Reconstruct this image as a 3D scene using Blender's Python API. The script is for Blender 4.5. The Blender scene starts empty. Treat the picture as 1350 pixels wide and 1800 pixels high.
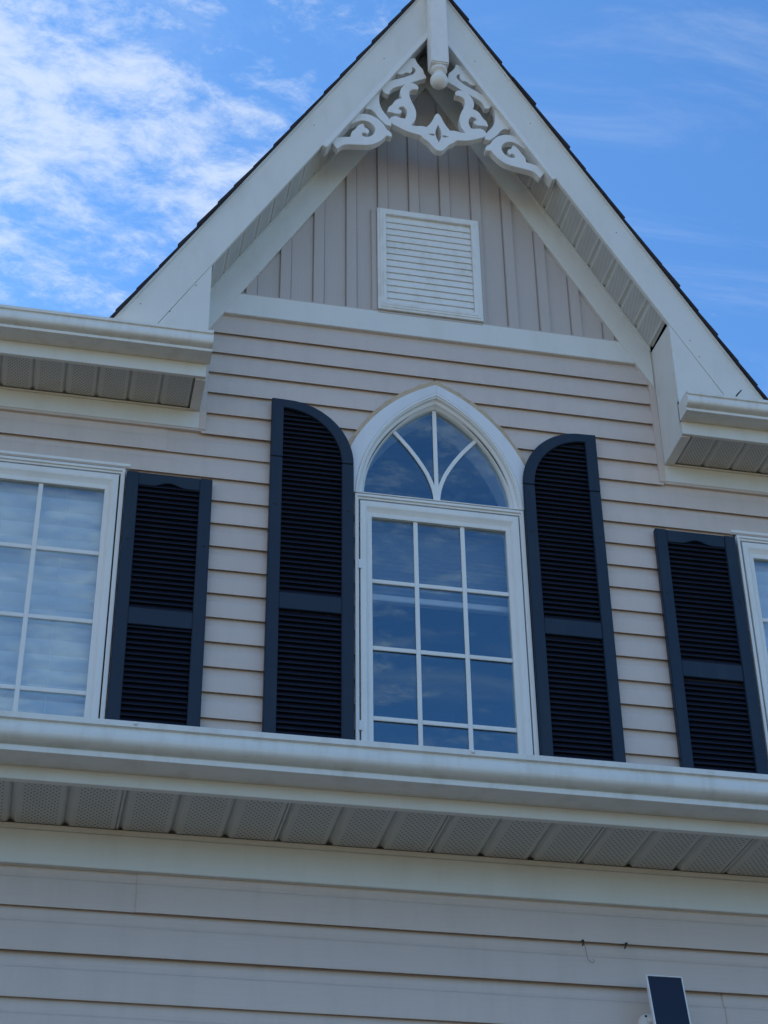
import bpy, bmesh, math, random
from mathutils import Vector, Matrix
from mathutils.geometry import tessellate_polygon

random.seed(7)
scene = bpy.context.scene
col = scene.collection
R = math.radians

# ------------------------------------------------------------------ camera
cam_data = bpy.data.cameras.new('camera')
cam = bpy.data.objects.new('camera', cam_data)
col.objects.link(cam)
rt = Vector((0.9788222, -0.20441155, -0.01109135))
dn = Vector((0.10463118, 0.546123, -0.83114499))
fw = Vector((0.17595288, 0.81238266, 0.55594514))
m = Matrix.Identity(4)
for i in range(3):
    m[i][0] = rt[i]; m[i][1] = -dn[i]; m[i][2] = -fw[i]
m[0][3], m[1][3], m[2][3] = -1.6109, -6.31, 1.6
cam.matrix_world = m
cam_data.sensor_fit = 'HORIZONTAL'
cam_data.sensor_width = 36.0
cam_data.lens = 36.0 * 3151.85 / 1350.0
cam_data.clip_start = 0.05
cam_data.clip_end = 3000.0
scene.camera = cam

# ------------------------------------------------------------------ sky and sun
SUN_ELEV, SUN_AZ = R(42), R(-48)          # azimuth from +Y towards +X: behind the house, to the left
world = bpy.data.worlds.new('World')
scene.world = world
world.use_nodes = True
nt = world.node_tree
nt.nodes.clear()
def N(tree, typ, **kw):
    n = tree.nodes.new(typ)
    for k, v in kw.items():
        if k == 'ins':
            for kk, vv in v.items(): n.inputs[kk].default_value = vv
        else: setattr(n, k, v)
    return n
def mth(tree, op, a, b=None, clamp=False):
    n = tree.nodes.new('ShaderNodeMath'); n.operation = op; n.use_clamp = clamp
    for i, v in enumerate((a, b)):
        if v is None: continue
        if isinstance(v, (int, float)): n.inputs[i].default_value = v
        else: tree.links.new(v, n.inputs[i])
    return n.outputs[0]
def vmth(tree, op, a, b):
    n = tree.nodes.new('ShaderNodeVectorMath'); n.operation = op
    for i, v in enumerate((a, b)):
        if isinstance(v, (tuple, list)): n.inputs[i].default_value = v
        elif v is not None: tree.links.new(v, n.inputs[i])
    return n
sky = N(nt, 'ShaderNodeTexSky', sky_type='NISHITA', sun_disc=False, sun_elevation=SUN_ELEV, sun_rotation=SUN_AZ)
sky.altitude = 300.0; sky.air_density = 1.0; sky.dust_density = 0.6; sky.ozone_density = 3.0
tc = N(nt, 'ShaderNodeTexCoord')
sep = N(nt, 'ShaderNodeSeparateXYZ'); nt.links.new(tc.outputs['Generated'], sep.inputs[0])
# clouds lie on a flat layer: direction divided by its height
zc = mth(nt, 'ADD', mth(nt, 'MAXIMUM', sep.outputs['Z'], 0.0), 0.12)
cx = mth(nt, 'DIVIDE', sep.outputs['X'], zc)
cy = mth(nt, 'DIVIDE', sep.outputs['Y'], zc)
cmb = N(nt, 'ShaderNodeCombineXYZ'); nt.links.new(cx, cmb.inputs[0]); nt.links.new(cy, cmb.inputs[1])
CLOUD_OFF = (8.40, 0.59, 0.0)
pos = vmth(nt, 'ADD', cmb.outputs[0], CLOUD_OFF).outputs[0]
def cloud_noise(rot, sc, scale, detail, rough, dist, off):
    mp = N(nt, 'ShaderNodeMapping'); mp.inputs['Rotation'].default_value = (0, 0, R(rot)); mp.inputs['Scale'].default_value = sc; mp.inputs['Location'].default_value = off
    nt.links.new(pos, mp.inputs['Vector'])
    n = N(nt, 'ShaderNodeTexNoise', ins={'Scale': scale, 'Detail': detail, 'Roughness': rough, 'Distortion': dist})
    nt.links.new(mp.outputs[0], n.inputs['Vector']); return n.outputs[0]
big = cloud_noise(-35, (1, 1.5, 1), 1.5, 3.0, 0.5, 0.3, (0, 0, 0))
puff = cloud_noise(-35, (1, 1.25, 1), 7.0, 12.0, 0.62, 0.5, (4.0, 1.0, 0))
tuft = cloud_noise(-35, (1, 1.5, 1), 20.0, 9.0, 0.70, 0.25, (7.0, 2.0, 0))
wisp = cloud_noise(-60, (1, 3.2, 1), 3.0, 10.0, 0.66, 0.9, (2.0, 9.0, 0))
# a cloud bank covers the west of the sky and thins out towards the east
bank = mth(nt, 'ADD', mth(nt, 'MULTIPLY', cx, -0.55), mth(nt, 'MULTIPLY', cy, -0.05))  # southward cover is added out of view to brighten the facade
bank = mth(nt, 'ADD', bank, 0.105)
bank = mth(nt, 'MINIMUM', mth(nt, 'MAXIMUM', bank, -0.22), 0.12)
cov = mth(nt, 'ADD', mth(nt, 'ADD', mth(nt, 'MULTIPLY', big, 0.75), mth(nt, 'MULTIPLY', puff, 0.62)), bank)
cov = mth(nt, 'ADD', cov, mth(nt, 'MULTIPLY', mth(nt, 'SUBTRACT', tuft, 0.5), 0.88))
mask = N(nt, 'ShaderNodeMapRange', interpolation_type='SMOOTHSTEP', ins={'From Min': 0.64, 'From Max': 1.0})
nt.links.new(cov, mask.inputs['Value'])
wm = N(nt, 'ShaderNodeMapRange', interpolation_type='SMOOTHSTEP', ins={'From Min': 0.50, 'From Max': 0.82, 'To Max': 0.36})
nt.links.new(wisp, wm.inputs['Value'])
dens = mth(nt, 'MULTIPLY', mth(nt, 'MAXIMUM', mask.outputs[0], wm.outputs[0]), 0.76)
mixc = N(nt, 'ShaderNodeMix', data_type='RGBA')
nt.links.new(dens, mixc.inputs['Factor'])
tint = N(nt, 'ShaderNodeMix', data_type='RGBA', blend_type='MULTIPLY'); tint.inputs['Factor'].default_value = 1.0
nt.links.new(sky.outputs[0], tint.inputs['A']); tint.inputs['B'].default_value = (0.48, 0.79, 1.02, 1)
nt.links.new(tint.outputs['Result'], mixc.inputs['A'])
CLOUD = 3.95
mixc.inputs['B'].default_value = (CLOUD * 0.84, CLOUD * 0.95, CLOUD * 1.12, 1)
bg = N(nt, 'ShaderNodeBackground'); bg.inputs['Strength'].default_value = 0.091
nt.links.new(mixc.outputs['Result'], bg.inputs['Color'])
out = N(nt, 'ShaderNodeOutputWorld'); nt.links.new(bg.outputs[0], out.inputs['Surface'])

sun_d = bpy.data.lights.new('sun', 'SUN'); sun_d.energy = 2.4; sun_d.angle = R(0.53); sun_d.color = (1.0, 0.95, 0.87)
sun = bpy.data.objects.new('sun', sun_d); col.objects.link(sun)
to_sun = Vector((math.sin(SUN_AZ) * math.cos(SUN_ELEV), math.cos(SUN_AZ) * math.cos(SUN_ELEV), math.sin(SUN_ELEV)))
sun.rotation_euler = to_sun.to_track_quat('Z', 'Y').to_euler()
sun.location = (0, 0, 30)

vs = scene.view_settings
vs.view_transform = 'Standard'; vs.look = 'None'; vs.gamma = 1.0; vs.use_curve_mapping = False
vs.exposure = 1.38
scene.cycles.max_bounces = 8
scene.cycles.use_denoising = True

# ------------------------------------------------------------------ materials
def material(name, color, rough=0.5, var=0.06, var_scale=6.0, bump=0.0, bump_scale=(40, 40, 40), spec=0.5,
             stain=None, stain_amt=0.0, stain_scale=(3, 3, 0.8), obj_var=0.0, wave=0.0):
    mt = bpy.data.materials.new(name); mt.use_nodes = True
    t = mt.node_tree; b = t.nodes['Principled BSDF']
    b.inputs['Roughness'].default_value = rough
    b.inputs['Specular IOR Level'].default_value = spec
    co = N(t, 'ShaderNodeTexCoord'); geo = N(t, 'ShaderNodeNewGeometry')
    P = geo.outputs['Position']
    n1 = N(t, 'ShaderNodeTexNoise', ins={'Scale': var_scale, 'Detail': 5.0, 'Roughness': 0.6}); t.links.new(P, n1.inputs['Vector'])
    v = mth(t, 'MULTIPLY_ADD', n1.outputs[0], 2 * var); v.node.inputs[2].default_value = 1 - var
    if obj_var:
        oi = N(t, 'ShaderNodeObjectInfo')
        ov = mth(t, 'MULTIPLY_ADD', oi.outputs['Random'], 2 * obj_var); ov.node.inputs[2].default_value = 1 - obj_var
        v = mth(t, 'MULTIPLY', v, ov)
    mul = N(t, 'ShaderNodeMix', data_type='RGBA', blend_type='MULTIPLY'); mul.inputs['Factor'].default_value = 1.0
    mul.inputs['A'].default_value = (*color, 1)
    cc = N(t, 'ShaderNodeCombineXYZ')
    for i in range(3): t.links.new(v, cc.inputs[i])
    t.links.new(cc.outputs[0], mul.inputs['B'])
    res = mul.outputs['Result']
    if stain:
        mp = N(t, 'ShaderNodeMapping'); mp.inputs['Scale'].default_value = stain_scale; t.links.new(P, mp.inputs['Vector'])
        n2 = N(t, 'ShaderNodeTexNoise', ins={'Scale': 3.0, 'Detail': 6.0, 'Roughness': 0.65}); t.links.new(mp.outputs[0], n2.inputs['Vector'])
        mr = N(t, 'ShaderNodeMapRange', ins={'From Min': 0.48, 'From Max': 0.75, 'To Max': stain_amt}); t.links.new(n2.outputs[0], mr.inputs['Value'])
        mx = N(t, 'ShaderNodeMix', data_type='RGBA'); t.links.new(mr.outputs[0], mx.inputs['Factor'])
        t.links.new(res, mx.inputs['A']); mx.inputs['B'].default_value = (*stain, 1); res = mx.outputs['Result']
    t.links.new(res, b.inputs['Base Color'])
    if bump:
        mp = N(t, 'ShaderNodeMapping'); mp.inputs['Scale'].default_value = bump_scale; t.links.new(P, mp.inputs['Vector'])
        n3 = N(t, 'ShaderNodeTexNoise', ins={'Scale': 1.0, 'Detail': 4.0, 'Roughness': 0.6}); t.links.new(mp.outputs[0], n3.inputs['Vector'])
        bp = N(t, 'ShaderNodeBump', ins={'Strength': 1.0, 'Distance': bump}); t.links.new(n3.outputs[0], bp.inputs['Height'])
        t.links.new(bp.outputs[0], b.inputs['Normal'])
        if wave:      # slow oil-canning of thin sheet
            mp2 = N(t, 'ShaderNodeMapping'); mp2.inputs['Scale'].default_value = (2.2, 2.2, 7.0); t.links.new(P, mp2.inputs['Vector'])
            n4 = N(t, 'ShaderNodeTexNoise', ins={'Scale': 1.0, 'Detail': 2.0, 'Roughness': 0.5}); t.links.new(mp2.outputs[0], n4.inputs['Vector'])
            bp2 = N(t, 'ShaderNodeBump', ins={'Strength': 1.0, 'Distance': wave}); t.links.new(n4.outputs[0], bp2.inputs['Height'])
            t.links.new(bp2.outputs[0], bp.inputs['Normal'])
    return mt

SIDING = (0.645, 0.545, 0.48)
M = {}
M['siding'] = material('vinyl_siding', SIDING, 0.5, 0.05, 2.2, 0.0012, (7, 60, 150), stain=(0.50, 0.44, 0.38), stain_amt=0.38, stain_scale=(5, 5, 0.8), obj_var=0.035, wave=0.0035)
M['siding_v'] = material('vertical_vinyl_siding', (0.52, 0.46, 0.42), 0.5, 0.05, 2.2, 0.0010, (150, 60, 7), stain=(0.42, 0.38, 0.34), stain_amt=0.2, stain_scale=(5, 4, 1.0), obj_var=0.02)
M['trim'] = material('white_aluminium_trim', (0.74, 0.735, 0.69), 0.42, 0.04, 3.0, 0.0006, (14, 14, 14), stain=(0.60, 0.57, 0.49), stain_amt=0.35, stain_scale=(4, 4, 1.4), wave=0.003)
M['gutter'] = material('aluminium_gutter', (0.78, 0.775, 0.73), 0.30, 0.05, 4.0, 0.0008, (9, 9, 30), stain=(0.50, 0.46, 0.38), stain_amt=0.45, stain_scale=(6, 6, 1.6), wave=0.003)
M['vinyl'] = material('white_vinyl_frame', (0.82, 0.82, 0.79), 0.35, 0.03, 5.0, stain=(0.55, 0.53, 0.47), stain_amt=0.25)
M['casing'] = material('painted_arch_casing', (0.76, 0.78, 0.80), 0.45, 0.05, 8.0, 0.0008, (30, 30, 30), stain=(0.50, 0.50, 0.48), stain_amt=0.3)
M['caulk'] = material('tan_weathered_caulk', (0.56, 0.43, 0.29), 0.75, 0.2, 25.0, 0.002, (90, 90, 90), stain=(0.30, 0.24, 0.17), stain_amt=0.6, stain_scale=(12, 12, 12))
M['ornament'] = material('painted_ornament_wood', (0.78, 0.785, 0.765), 0.5, 0.04, 9.0, 0.0006, (60, 60, 60), stain=(0.55, 0.53, 0.48), stain_amt=0.25, stain_scale=(8, 8, 4))
M['vent'] = material('gable_vent_plastic', (0.80, 0.80, 0.77), 0.5, 0.05, 7.0, stain=(0.55, 0.52, 0.42), stain_amt=0.5, stain_scale=(5, 5, 3))
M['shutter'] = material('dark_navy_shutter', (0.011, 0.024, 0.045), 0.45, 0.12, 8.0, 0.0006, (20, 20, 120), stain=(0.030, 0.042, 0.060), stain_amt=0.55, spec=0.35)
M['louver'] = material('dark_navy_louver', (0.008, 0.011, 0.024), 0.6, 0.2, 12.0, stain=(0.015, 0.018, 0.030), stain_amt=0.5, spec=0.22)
M['shingle'] = material('dark_asphalt_shingle', (0.028, 0.024, 0.032), 0.9, 0.4, 60.0, 0.004, (300, 300, 300), obj_var=0.2)
M['dark'] = material('dark_gap', (0.02, 0.02, 0.025), 0.8)
M['backing'] = material('wall_sheathing', (0.10, 0.085, 0.075), 0.9)
M['drywall'] = material('interior_drywall', (0.55, 0.56, 0.57), 0.8)
M['room'] = material('interior_room', (0.05, 0.05, 0.055), 0.9)
M['blind'] = material('white_blind_slat', (0.90, 0.90, 0.89), 0.4, 0.03)
M['blind_grey'] = material('grey_cellular_shade', (0.24, 0.245, 0.25), 0.8, 0.05)
M['solar'] = material('solar_cell_sheet', (0.010, 0.014, 0.030), 0.22, 0.08, 40.0)
M['plastic'] = material('white_plastic', (0.80, 0.80, 0.80), 0.4, 0.02)
M['iron'] = material('dark_rusty_metal', (0.035, 0.026, 0.022), 0.7, 0.3, 80.0)
M['wire'] = material('thin_grey_wire', (0.13, 0.12, 0.10), 0.6)
M['lawn'] = material('bounce_light_lawn', (0.35, 0.26, 0.12), 0.9, 0.35, 0.8, 0.03, (12, 12, 12))  # unseen ground, pale warm tone chosen to bounce light onto the facade
M['driveway'] = material('low_bounce_driveway', (0.04, 0.038, 0.034), 0.9, 0.12, 1.5)  # unseen near ground, darkened so eave undersides catch little bounced light
M['asphalt'] = material('asphalt', (0.06, 0.06, 0.06), 0.9, 0.2, 20.0)

def soffit_material(name, color, slots):
    mt = material(name, color, 0.45, 0.05, 5.0, stain=(0.45, 0.43, 0.37), stain_amt=0.3, stain_scale=(5, 5, 5))
    t = mt.node_tree; b = t.nodes['Principled BSDF']
    src = b.inputs['Base Color'].links[0].from_socket
    tcn = N(t, 'ShaderNodeTexCoord'); sp = N(t, 'ShaderNodeSeparateXYZ'); t.links.new(tcn.outputs['Object'], sp.inputs[0])
    x, y = sp.outputs['X'], sp.outputs['Y']
    if slots:     # fine slits running along the panel's depth
        s = mth(t, 'SINE', mth(t, 'MULTIPLY', mth(t, 'ADD', x, mth(t, 'MULTIPLY', y, 0.75)), 2 * math.pi / 0.0135))
        hole = mth(t, 'MULTIPLY', mth(t, 'GREATER_THAN', s, 0.45), 0.55)
    else:         # punched holes in a diamond lattice
        u = mth(t, 'ADD', mth(t, 'DIVIDE', x, 0.0150), mth(t, 'DIVIDE', y, 0.0200)); w = mth(t, 'SUBTRACT', mth(t, 'DIVIDE', x, 0.0150), mth(t, 'DIVIDE', y, 0.0200))
        a = mth(t, 'GREATER_THAN', mth(t, 'COSINE', mth(t, 'MULTIPLY', u, 2 * math.pi)), 0.30); c = mth(t, 'GREATER_THAN', mth(t, 'COSINE', mth(t, 'MULTIPLY', w, 2 * math.pi)), 0.30)
        hole = mth(t, 'MULTIPLY', mth(t, 'MULTIPLY', a, c), 0.85)
    inx = mth(t, 'MULTIPLY', mth(t, 'GREATER_THAN', x, 0.024), mth(t, 'LESS_THAN', x, 0.114))
    hole = mth(t, 'MULTIPLY', hole, inx)
    mx = N(t, 'ShaderNodeMix', data_type='RGBA'); t.links.new(hole, mx.inputs['Factor']); t.links.new(src, mx.inputs['A'])
    mx.inputs['B'].default_value = (0.06, 0.06, 0.055, 1)
    t.links.new(mx.outputs['Result'], b.inputs['Base Color'])
    return mt
M['soffit'] = soffit_material('perforated_soffit', (0.56, 0.555, 0.52), False)
M['soffit_slot'] = soffit_material('slotted_rake_soffit', (0.62, 0.625, 0.60), True)

gm = bpy.data.materials.new('window_glass'); gm.use_nodes = True
t = gm.node_tree; t.nodes.clear()
gl = N(t, 'ShaderNodeBsdfGlossy', ins={'Roughness': 0.0, 'Color': (0.70, 0.90, 1.0, 1)})
tr = N(t, 'ShaderNodeBsdfTransparent', ins={'Color': (0.92, 0.95, 0.96, 1)})
geo = N(t, 'ShaderNodeNewGeometry')
cosi = mth(t, 'ABSOLUTE', vmth(t, 'DOT_PRODUCT', geo.outputs['Incoming'], geo.outputs['Normal']).outputs['Value'])
refl = mth(t, 'MULTIPLY_ADD', mth(t, 'POWER', mth(t, 'SUBTRACT', 1.0, cosi), 5.0), 0.89); refl.node.inputs[2].default_value = 0.145
wv = N(t, 'ShaderNodeTexNoise', ins={'Scale': 2.2, 'Detail': 1.0}); t.links.new(geo.outputs['Position'], wv.inputs['Vector'])
bp = N(t, 'ShaderNodeBump', ins={'Strength': 1.0, 'Distance': 0.0003}); t.links.new(wv.outputs[0], bp.inputs['Height'])
t.links.new(bp.outputs[0], gl.inputs['Normal'])
mx = N(t, 'ShaderNodeMixShader'); t.links.new(refl, mx.inputs[0]); t.links.new(tr.outputs[0], mx.inputs[1]); t.links.new(gl.outputs[0], mx.inputs[2])
o_ = N(t, 'ShaderNodeOutputMaterial'); t.links.new(mx.outputs[0], o_.inputs['Surface'])
M['glass'] = gm

# ------------------------------------------------------------------ helpers
def link(name, me, parent=None, label=None, matrix=None):
    o = bpy.data.objects.new(name, me); col.objects.link(o)
    if parent is not None: o.parent = parent
    if matrix is not None: o.matrix_local = matrix
    if label: o['label'] = label
    return o
def empty(name, parent=None, loc=(0, 0, 0), label=None, cat=None, group=None):
    o = bpy.data.objects.new(name, None); col.objects.link(o); o.location = loc
    o.empty_display_size = 0.1
    if parent is not None: o.parent = parent
    if label: o['label'] = label
    if cat: o['category'] = cat
    if group: o['group'] = group
    return o
def tag(o, label, cat, group=None):
    o['label'] = label; o['category'] = cat
    if group: o['group'] = group
    return o
def finish(bm, name, mat, smooth=None):
    bmesh.ops.recalc_face_normals(bm, faces=bm.faces)
    me = bpy.data.meshes.new(name); bm.to_mesh(me); bm.free()
    me.materials.append(M[mat])
    if smooth:
        me.polygons.foreach_set('use_smooth', [True] * len(me.polygons))
        me.set_sharp_from_angle(angle=R(smooth))
    return me
def prism(loops, d0, d1, name, mat, smooth=None, bevel=0.0):
    """polygon(s) in the x-z plane, first the outline then its holes, given depth d0..d1 in front of the wall"""
    bm = bmesh.new()
    tris = tessellate_polygon([[Vector((x, z, 0)) for x, z in lp] for lp in loops])
    pts = [p for lp in loops for p in lp]
    fr_ = [bm.verts.new((x, -d1, z)) for x, z in pts]; bk = [bm.verts.new((x, -d0, z)) for x, z in pts]
    for a, b, c in tris:
        bm.faces.new((fr_[a], fr_[b], fr_[c])); bm.faces.new((bk[c], bk[b], bk[a]))
    s = 0
    for lp in loops:
        n = len(lp)
        for i in range(n):
            a, b = s + i, s + (i + 1) % n
            bm.faces.new((fr_[a], bk[a], bk[b], fr_[b]))
        s += n
    if bevel:
        bmesh.ops.recalc_face_normals(bm, faces=bm.faces)
        bmesh.ops.dissolve_limit(bm, angle_limit=R(1), verts=bm.verts, edges=bm.edges)
        es = [e for e in bm.edges if len(e.link_faces) == 2 and e.calc_face_angle(0) > R(50)]
        try: bmesh.ops.bevel(bm, geom=es, offset=bevel, segments=2, affect='EDGES', clamp_overlap=True)
        except Exception: pass
        bmesh.ops.triangulate(bm, faces=[f for f in bm.faces if len(f.verts) > 4])
    return finish(bm, name, mat, smooth)
def box(x0, x1, y0, y1, z0, z1, name, mat, bevel=0.0):
    bm = bmesh.new(); bmesh.ops.create_cube(bm, size=1)
    for v in bm.verts: v.co = ((x0 + x1) / 2 + v.co.x * (x1 - x0), (y0 + y1) / 2 + v.co.y * (y1 - y0), (z0 + z1) / 2 + v.co.z * (z1 - z0))
    if bevel: bmesh.ops.bevel(bm, geom=bm.edges[:], offset=bevel, segments=2, affect='EDGES', clamp_overlap=True)
    return finish(bm, name, mat)
def dbox(x0, x1, d0, d1, z0, z1, name, mat, bevel=0.0):      # depths in front of the wall
    return box(x0, x1, -d1, -d0, z0, z1, name, mat, bevel)
def extrude_profile(prof, xa, xb, name, mat, smooth=None, wob=None):
    """closed (depth, z) profile run along x; xa/xb are numbers or functions of z"""
    fa = xa if callable(xa) else (lambda z: xa); fb = xb if callable(xb) else (lambda z: xb)
    bm = bmesh.new()
    L = [bm.verts.new((fa(z), -d, z)) for d, z in prof]; Rr = [bm.verts.new((fb(z), -d, z)) for d, z in prof]
    n = len(prof)
    for i in range(n):
        j = (i + 1) % n; bm.faces.new((L[i], Rr[i], Rr[j], L[j]))
    for a, b, c in tessellate_polygon([[Vector((d, z, 0)) for d, z in prof]]):
        bm.faces.new((L[a], L[b], L[c])); bm.faces.new((Rr[c], Rr[b], Rr[a]))
    return finish(bm, name, mat, smooth)
def loft(loops, name, mat, smooth=40, cap=False):
    """successive closed loops of equal length, each ([(x,z)...], depth)"""
    bm = bmesh.new(); rows = []
    for lp, d in loops: rows.append([bm.verts.new((x, -d, z)) for x, z in lp])
    n = len(rows[0])
    for a, b in zip(rows, rows[1:]):
        for i in range(n):
            j = (i + 1) % n; bm.faces.new((a[i], a[j], b[j], b[i]))
    return finish(bm, name, mat, smooth)
def rect(x0, x1, z0, z1): return [(x0, z0), (x1, z0), (x1, z1), (x0, z1)]
def tube(pts, radii, name, mat, sides=8, smooth=60):
    bm = bmesh.new(); rings = []
    pts = [Vector(p) for p in pts]
    for i, p in enumerate(pts):
        d = (pts[min(i + 1, len(pts) - 1)] - pts[max(i - 1, 0)]).normalized()
        u = d.orthogonal().normalized(); v = d.cross(u)
        if rings:   # keep the frame from twisting
            u = (pu - d * pu.dot(d)).normalized(); v = d.cross(u)
        pu = u
        r = radii[i] if isinstance(radii, (list, tuple)) else radii
        rings.append([bm.verts.new(p + (u * math.cos(a) + v * math.sin(a)) * r) for a in [2 * math.pi * k / sides for k in range(sides)]])
    for a, b in zip(rings, rings[1:]):
        for k in range(sides): bm.faces.new((a[k], a[(k + 1) % sides], b[(k + 1) % sides], b[k]))
    bm.faces.new(rings[0]); bm.faces.new(rings[-1])
    return finish(bm, name, mat, smooth)
def lathe(prof, name, mat, seg=24, axis='z', smooth=50):
    bm = bmesh.new(); rows = []
    for r, h in prof:
        rows.append([bm.verts.new((r * math.cos(a), r * math.sin(a), h) if axis == 'z' else (r * math.cos(a), -h, r * math.sin(a))) for a in [2 * math.pi * k / seg for k in range(seg)]])
    for a, b in zip(rows, rows[1:]):
        for k in range(seg): bm.faces.new((a[k], a[(k + 1) % seg], b[(k + 1) % seg], b[k]))
    bmesh.ops.remove_doubles(bm, verts=bm.verts, dist=1e-5)
    return finish(bm, name, mat, smooth)
def circ3(p, q, r):
    ax, ay = p; bx, by = q; cx_, cy_ = r
    d = 2 * (ax * (by - cy_) + bx * (cy_ - ay) + cx_ * (ay - by))
    ux = ((ax*ax + ay*ay) * (by - cy_) + (bx*bx + by*by) * (cy_ - ay) + (cx_*cx_ + cy_*cy_) * (ay - by)) / d
    uy = ((ax*ax + ay*ay) * (cx_ - bx) + (bx*bx + by*by) * (ax - cx_) + (cx_*cx_ + cy_*cy_) * (bx - ax)) / d
    return ux, uy, math.hypot(ax - ux, ay - uy)
def half_arch(p_apex, p_mid, p_foot, n=18):
    """points from foot up to apex on the circle through the three (right half)"""
    cx_, cz_, r = circ3(p_apex, p_mid, p_foot)
    a0 = math.atan2(p_foot[1] - cz_, p_foot[0] - cx_); a1 = math.atan2(p_apex[1] - cz_, p_apex[0] - cx_)
    return [(cx_ + r * math.cos(a0 + (a1 - a0) * i / n), cz_ + r * math.sin(a0 + (a1 - a0) * i / n)) for i in range(n + 1)]
def full_arch(*a, n=18):
    h = half_arch(*a, n=n)
    return h + [(-x, z) for x, z in h[-2::-1]]          # right foot -> apex -> left foot
def arch_x(h):
    """half width of a half arch at height z"""
    def f(z):
        if z <= h[0][1]: return h[0][0]
        for (x0, z0), (x1, z1) in zip(h, h[1:]):
            if z0 <= z <= z1: return x0 + (x1 - x0) * (z - z0) / max(z1 - z0, 1e-9)
        return None
    return f

DL = 2.0            # the lower wall stands this far in front of the upper one (all its depths get + DL)
EAVE = 0.265        # upper fascia plane
PITCH = 1.7         # rise over run of the front gable
C60 = 1 / math.hypot(1, PITCH)      # cos of the roof angle
S60 = PITCH * C60

# ------------------------------------------------------------------ ground
def ground_sheet(name, x0, x1, y0, y1, z, mat, label):
    o = link(name, box(x0, x1, y0, y1, z - 0.3, z, name, mat)); o['kind'] = 'structure'; o['label'] = label; return o
ground_sheet('ground', -1500, 1500, -1500, 1500, 0.0, 'lawn', 'unseen dry lawn, toned pale to bounce warm light onto the facade')
ground_sheet('driveway', -12, 12, -15, -2.3, 0.01, 'driveway', 'unseen asphalt driveway, made wide and dark to keep bounced light off the undersides')
ground_sheet('road', -300, 300, -36, -29, 0.014, 'asphalt', 'asphalt street in front of the driveway')

# ------------------------------------------------------------------ house
house = empty('house', None, (0, 0, 0), 'taupe vinyl sided house with steep front gable, arched window and navy shutters', 'house')

# --- arches of the middle window (right half: apex, middle, foot)
A_TAN = ((0.0, 6.656), (0.250, 6.488), (0.414, 6.232))
A_CAS = ((0.0, 6.628), (0.236, 6.468), (0.402, 6.215))
A_MOU = ((0.0, 6.578), (0.256, 6.346), (0.378, 5.985))
A_GLA = ((0.0, 6.520), (0.205, 6.353), (0.331, 6.008))
def blend(t):
    return tuple((a[0] + (b[0] - a[0]) * t, a[1] + (b[1] - a[1]) * t) for a, b in zip(A_MOU, A_GLA))
h_mou = half_arch(*A_MOU); f_mou = arch_x(h_mou)
WIN_BOT = 4.46

# --- upper wall: body with openings, siding planks as its pieces
rakes = lambda x: 8.80 - PITCH * abs(x)
wall_out = [(-4.2, 4.0), (4.2, 4.0), (4.2, 6.40), (1.40, 6.40), (0.0, 8.80), (-1.40, 6.40), (-4.2, 6.40)]
hole_arch = [(0.352, 4.50)] + [(x - 0.026, z - 0.02) for x, z in h_mou] + [(-(x - 0.026), z - 0.02) for x, z in h_mou[-2::-1]] + [(-0.352, 4.50)]
hole_l = rect(-2.30, -1.39, 4.50, 5.96); hole_r = rect(1.39, 2.30, 4.50, 5.96)
upper_wall = link('wall', prism([wall_out, hole_arch, hole_l, hole_r], -0.17, -0.004, 'wall', 'drywall'), house, 'upper front wall with taupe lap siding')
bk_wall = link('sheathing', prism([wall_out, hole_arch, hole_l, hole_r], -0.0035, -0.0005, 'sheathing', 'backing'), upper_wall)

EXPO = 0.1143
def plank_profile(zb):
    e = EXPO
    return [(0.0150, zb + 0.028), (0.0156, zb + 0.0005), (0.0162, zb), (0.0180, zb), (0.0187, zb + 0.002), (0.0184, zb + 0.006),
            (0.0150, zb + 0.072), (0.0136, zb + 0.075), (0.0078, zb + 0.080), (0.0046, zb + 0.088), (0.0034, zb + 0.098), (0.0034, zb + e + 0.012),
            (0.0015, zb + e + 0.012), (0.0015, zb + 0.100), (0.0024, zb + 0.087), (0.0056, zb + 0.078), (0.0098, zb + 0.070)]
def siding_plank(parent, zb, xa, xb, mat='siding', d=0.0):
    prof = [(a + d, z) for a, z in plank_profile(zb)]
    return link('siding_plank', extrude_profile(prof, xa, xb, 'siding_plank', mat, 25), parent)

Z1 = 6.789          # butt line of the topmost full course
courses = [Z1 + EXPO] + [Z1 - k * EXPO for k in range(0, 23)]
seams = {}
for zb in courses:
    if zb < 4.2: continue
    lo, hi = zb, zb + EXPO
    # windows: leave the openings free
    if hi < 4.50: gaps = []
    else:
        gaps = []
        if lo < 5.985: gaps.append((-2.335, -1.362)); gaps.append((1.362, 2.335))
    top_free = 1.055 if lo > 6.20 else 4.2
    mid_gap = lo < 6.57 and hi > 4.5
    def mg(z):
        v = f_mou(min(z, 6.577)); return max((v if v is not None else 0.0), 0.001)
    segs = []
    if lo > 6.20:
        if mid_gap: segs = [(-1.055, lambda z: -mg(z)), (mg, 1.055)]
        else: segs = [(-1.055, 1.055)]
    else:
        xs = [-4.2]
        if gaps: segs = [(-4.2, -2.335), (-1.362, (lambda z: -mg(z)) if mid_gap else 0.0), (mg if mid_gap else 0.0, 1.362), (2.335, 4.2)]
        elif mid_gap: segs = [(-4.2, lambda z: -mg(z)), (mg, 4.2)]
        else: segs = [(-4.2, 4.2)]
    for xa, xb in segs:
        va = xa if not callable(xa) else None
        if va == -4.2 and 5.99 < lo < 6.20:      # lap joint seen above the left window
            siding_plank(upper_wall, zb, xa, -1.20)
            siding_plank(upper_wall, zb, -1.222, xb, d=-0.0030)
        else:
            siding_plank(upper_wall, zb, xa, xb)
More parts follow.
